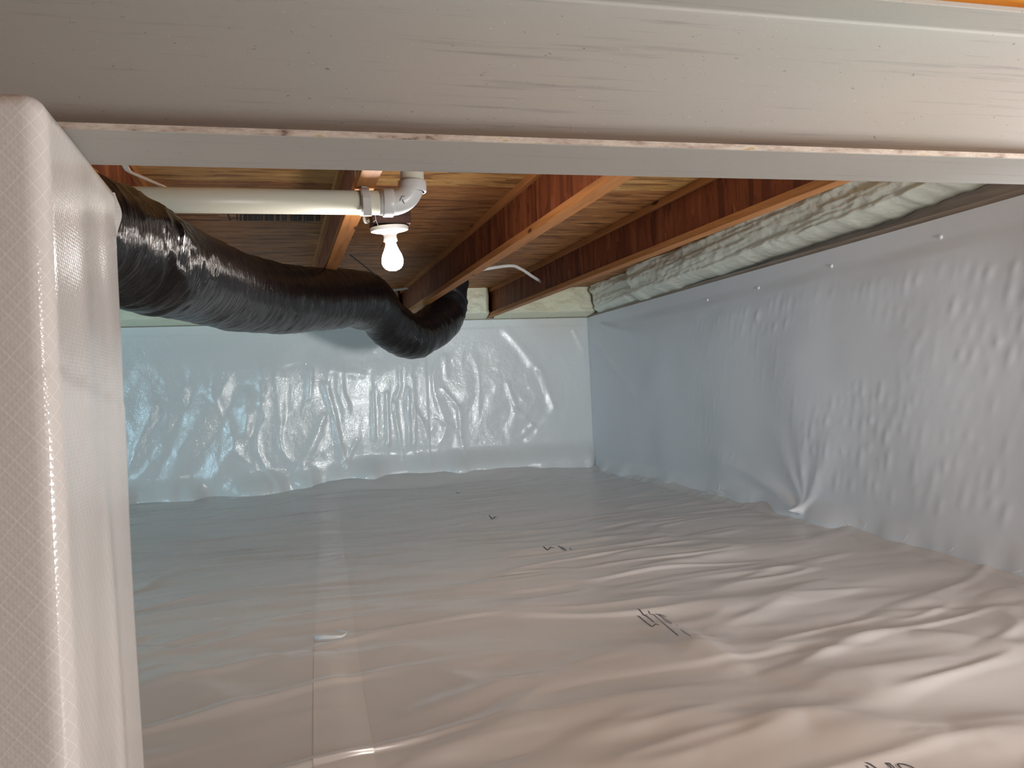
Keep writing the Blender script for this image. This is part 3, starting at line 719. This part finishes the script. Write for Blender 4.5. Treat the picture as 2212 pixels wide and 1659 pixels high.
# ================================================================== SMALL THINGS
# wall pins
for (px, py, lab) in ((1530, 648, 'fastening pin in the right wall liner, farthest from the camera'), (1640, 622, 'fastening pin in the right wall liner, second from the far corner'),
                      (1797, 575, 'fastening pin in the right wall liner, third from the far corner'), (2033, 512, 'fastening pin in the right wall liner, the nearest and largest')):
    p = on_right(px, py); hh = float(right_h(np.array([[p.y]]), np.array([[p.z]]))[0, 0])
    R90 = Matrix.Rotation(math.radians(-90), 4, 'Y')
    o = lathe('wall_pin', [(0, 0.0065), (.004, .006), (.0068, .004), (.0078, .001), (.0078, -.001), (0, -.001)], M['white'], None, (p.x - hh, p.y, p.z), R90, 18)
    tag(o, 'white ' + lab, 'pin', 'pins along the top of the right wall liner')

# strips that follow the floor
def ribbon(name, pts, w, mat, label, cat, group=None, lift=0.0007, n=None, parent=None):
    n = n or 60; P = spline([Vector((x, y, 0)) for x, y in pts], n); us = np.linspace(0, 1, 6)
    d = [(P[min(i + 1, len(P) - 1)] - P[max(i - 1, 0)]).normalized() for i in range(len(P))]
    PX = np.array([[p.x - t.y * w * (u - .5) for u in us] for p, t in zip(P, d)]); PYa = np.array([[p.y + t.x * w * (u - .5) for u in us] for p, t in zip(P, d)])
    Z = floor_h(PX, PYa) + lift
    o = grid(name, np.arange(len(P)) * 0.01, us * w, lambda U, V: (PX, PYa, Z), mat, parent, flip=True)
    return tag(o, label, cat, group) if not parent else o
sa, sb, sc_, sd = at_z(705, 1056, 0), at_z(712, 1240, 0), at_z(725, 1450, 0), at_z(745, 1659, 0)
ribbon('seam_tape', [(sa.x, 5.35), (at_z(718, 1240, 0).x, at_z(718, 1240, 0).y), (at_z(728, 1440, 0).x, at_z(728, 1440, 0).y), (at_z(743, 1640, 0).x, at_z(743, 1640, 0).y), (at_z(754, 1800, 0).x, at_z(754, 1800, 0).y)], 0.10, M['tape'],
       'translucent tape strip running straight down the floor liner seam', 'tape', n=90)

# curled white offcut lying on the tape
def strip3d(name, pts, ws, mat, label, cat, group=None, up=Vector((0, 0, 1)), thick=0.0012):
    P = [Vector(p) for p in pts]; bm = bmesh.new(); prev = None
    for i, p in enumerate(P):
        u = up[i] if isinstance(up, list) else up
        w = ws[i]; vs = [bm.verts.new(q) for q in (p - u * w / 2, p + u * w / 2)]
        if prev: bm.faces.new((prev[0], vs[0], vs[1], prev[1]))
        prev = vs
    me = bpy.data.meshes.new(name); bm.to_mesh(me); bm.free(); smooth(me)
    o = link(name, me, mat); md = o.modifiers.new('thickness', 'SOLIDIFY'); md.thickness = thick; md.offset = 0
    return tag(o, label, cat, group)
def floor_pt(px, py, lift=0.0):
    p = at_z(px, py, 0.0)
    for _ in range(4): p = at_z(px, py, fz(p.x, p.y))
    return Vector((p.x, p.y, p.z + lift))
q = [floor_pt(x, y, l) for x, y, l in ((680, 1386, .010), (700, 1386, .011), (720, 1385, .010), (738, 1382, .008), (746, 1377, .007), (752, 1370, .006), (740, 1368, .005), (726, 1366, .005))]
strip3d('plastic_curl', q, [.011, .011, .009, .006, .005, .004, .003, .002], M['white'], 'bright white curled plastic offcut lying on the floor tape', 'offcut', up=[Vector((0, .55, .85))] * 5 + [Vector((0.2, .5, .8))] * 3)

# thread-like offcuts along the foot of the right wall
SC = [(((1532, 1056), (1545, 1062), (1553, 1058), (1555, 1046)), 'thin white liner offcut with an upturned tip, farthest along the right wall foot'),
      (((1514, 1067), (1530, 1066), (1540, 1068), (1552, 1064)), 'flat white thread on the floor beside the farthest upturned offcut'),
      (((1823, 1121), (1828, 1129), (1833, 1135)), 'faint slanting white offcut at the wall foot right of the pinched fold'),
      (((1867, 1140), (1870, 1136), (1871, 1131)), 'short upright white offcut at the wall foot, second right of the pinched fold'),
      (((1942, 1171), (1952, 1167), (1957, 1162), (1960, 1156)), 'brightest forked white offcut at the foot of the right wall'),
      (((2047, 1191), (2055, 1188), (2059, 1183)), 'hook shaped white offcut between the forked one and the frame edge'),
      (((2186, 1238), (2196, 1235), (2206, 1233)), 'white offcut lying flat at the wall foot, nearest the camera')]
for pts, lab in SC:
    P = []
    for i, (px, py) in enumerate(pts):
        b = floor_pt(px, max(py, pts[0][1] - 4), 0.004)
        if b.x > wall_x(b.y) - 0.09: b = at_x(px, py, wall_x(b.y) - 0.095)
        t = i / (len(pts) - 1)
        d = ray(px, py); P.append(Vector((0, 0, CZ)) + d * (b.y / d.y))
    P = spline(P, 6)
    strip3d('liner_offcut', P, [0.0062 * (0.4 + 0.6 * math.sin(math.pi * (0.15 + 0.7 * i / len(P)))) for i in range(len(P))], M['white'], lab, 'offcut', 'white liner offcuts along the right wall foot', up=Vector((-.3, -.5, .8)))
# second prong of the forked offcut is part of it
# ---- printed marks on the floor sheet
def ink(lines, w, name='printed_mark'):
    bm = bmesh.new()
    for ln in lines:
        P = []
        for (a, b) in zip(ln, ln[1:]):
            for t in np.linspace(0, 1, 5)[:-1]: P.append((a[0] + (b[0] - a[0]) * t, a[1] + (b[1] - a[1]) * t))
        P.append(ln[-1]); Q = [floor_pt(x, y, 0.0012) for x, y in P]; prev = None
        for i, p in enumerate(Q):
            d = (Q[min(i + 1, len(Q) - 1)] - Q[max(i - 1, 0)]); n = Vector((-d.y, d.x, 0)).normalized() * w * 0.36
            A, B = p - n, p + n; A.z = fz(A.x, A.y) + .0012; B.z = fz(B.x, B.y) + .0012
            vs = (bm.verts.new(A), bm.verts.new(B))
            if prev: bm.faces.new((prev[0], vs[0], vs[1], prev[1]))
            prev = vs
    me = bpy.data.meshes.new(name); bm.to_mesh(me); bm.free(); o = link(name, me, M['ink'], floor)
    return o
ink([[(1377, 1329), (1393, 1343), (1409, 1355), (1416, 1348), (1424, 1351)], [(1389, 1327), (1400, 1334), (1413, 1345)], [(1376, 1316.5), (1387, 1321), (1399, 1326)]], 0.004)
ink([[(1401, 1319), (1412, 1328), (1425, 1340), (1438, 1351), (1464, 1373)], [(1415, 1324), (1428, 1331)], [(1424, 1327), (1440, 1333)], [(1417, 1342), (1421, 1343)]], 0.003)
ink([[(1428, 1332), (1452, 1347)], [(1432, 1337), (1450, 1349)], [(1424, 1330), (1436, 1335)], [(1462, 1350), (1464, 1352)], [(1470, 1360), (1492, 1376)]], 0.0022)
ink([[(1174, 1181), (1183, 1189), (1190, 1182), (1197, 1184)]], 0.006)
ink([[(1206, 1179), (1216, 1187), (1222, 1190)], [(1212, 1181), (1224, 1189)], [(1231, 1184), (1235, 1188)]], 0.004)
ink([[(1057, 1113), (1063, 1122), (1070, 1116), (1076, 1116)]], 0.007)
ink([[(985, 1062), (990, 1066), (996, 1063)]], 0.006)
ink([[(1871, 1650), (1880, 1653), (1895, 1662), (1905, 1672)], [(1872, 1656), (1880, 1664)]], 0.003)
ink([[(1914, 1651), (1922, 1651), (1930, 1658), (1938, 1668)], [(1914, 1651), (1922, 1656), (1932, 1668)]], 0.003)
ink([[(1939, 1653), (1944, 1651), (1953, 1652), (1966, 1656), (1980, 1664)], [(1939, 1653), (1946, 1660), (1956, 1672)]], 0.0035)
# ---- black stamp on the subfloor board
def stamp():
    bm = bmesh.new(); y = at_z(560, 470, ZO).y; rr = random.Random(4)
    def bar(px0, py0, px1, py1, wd):
        a, b = at_z(px0, py0, ZO - .0008), at_z(px1, py1, ZO - .0008); d = (b - a).normalized(); n = Vector((-d.y, d.x, 0)) * wd / 2
        bm.faces.new([bm.verts.new(p) for p in (a - n, b - n, b + n, a + n)])
    for i in range(9): bar(420 + i * 6, 466, 424 + i * 6, 466 + rr.choice((0, 1)), .010)
    bar(492, 460, 497, 477, .006); bar(512, 462, 513, 476, .006); bar(497, 474, 512, 470, .005); bar(503, 470, 506, 470, .01)
    x = 520
    while x < 708:
        wpx = rr.choice((6, 8, 9)); t = rr.randrange(4)
        bar(x, 463, x, 477, .008)
        if t != 1: bar(x + wpx, 463, x + wpx, 477, .008)
        if t in (0, 2): bar(x, 464, x + wpx, 464, .008)
        if t in (0, 3): bar(x, 476, x + wpx, 476, .008)
        if t in (1, 3): bar(x, 470, x + wpx, 470, .008)
        x += wpx + rr.choice((4, 5, 6))
    me = bpy.data.meshes.new('board_stamp'); bm.to_mesh(me); bm.free(); return link('board_stamp', me, M['stamp'], ceiling)
stamp()
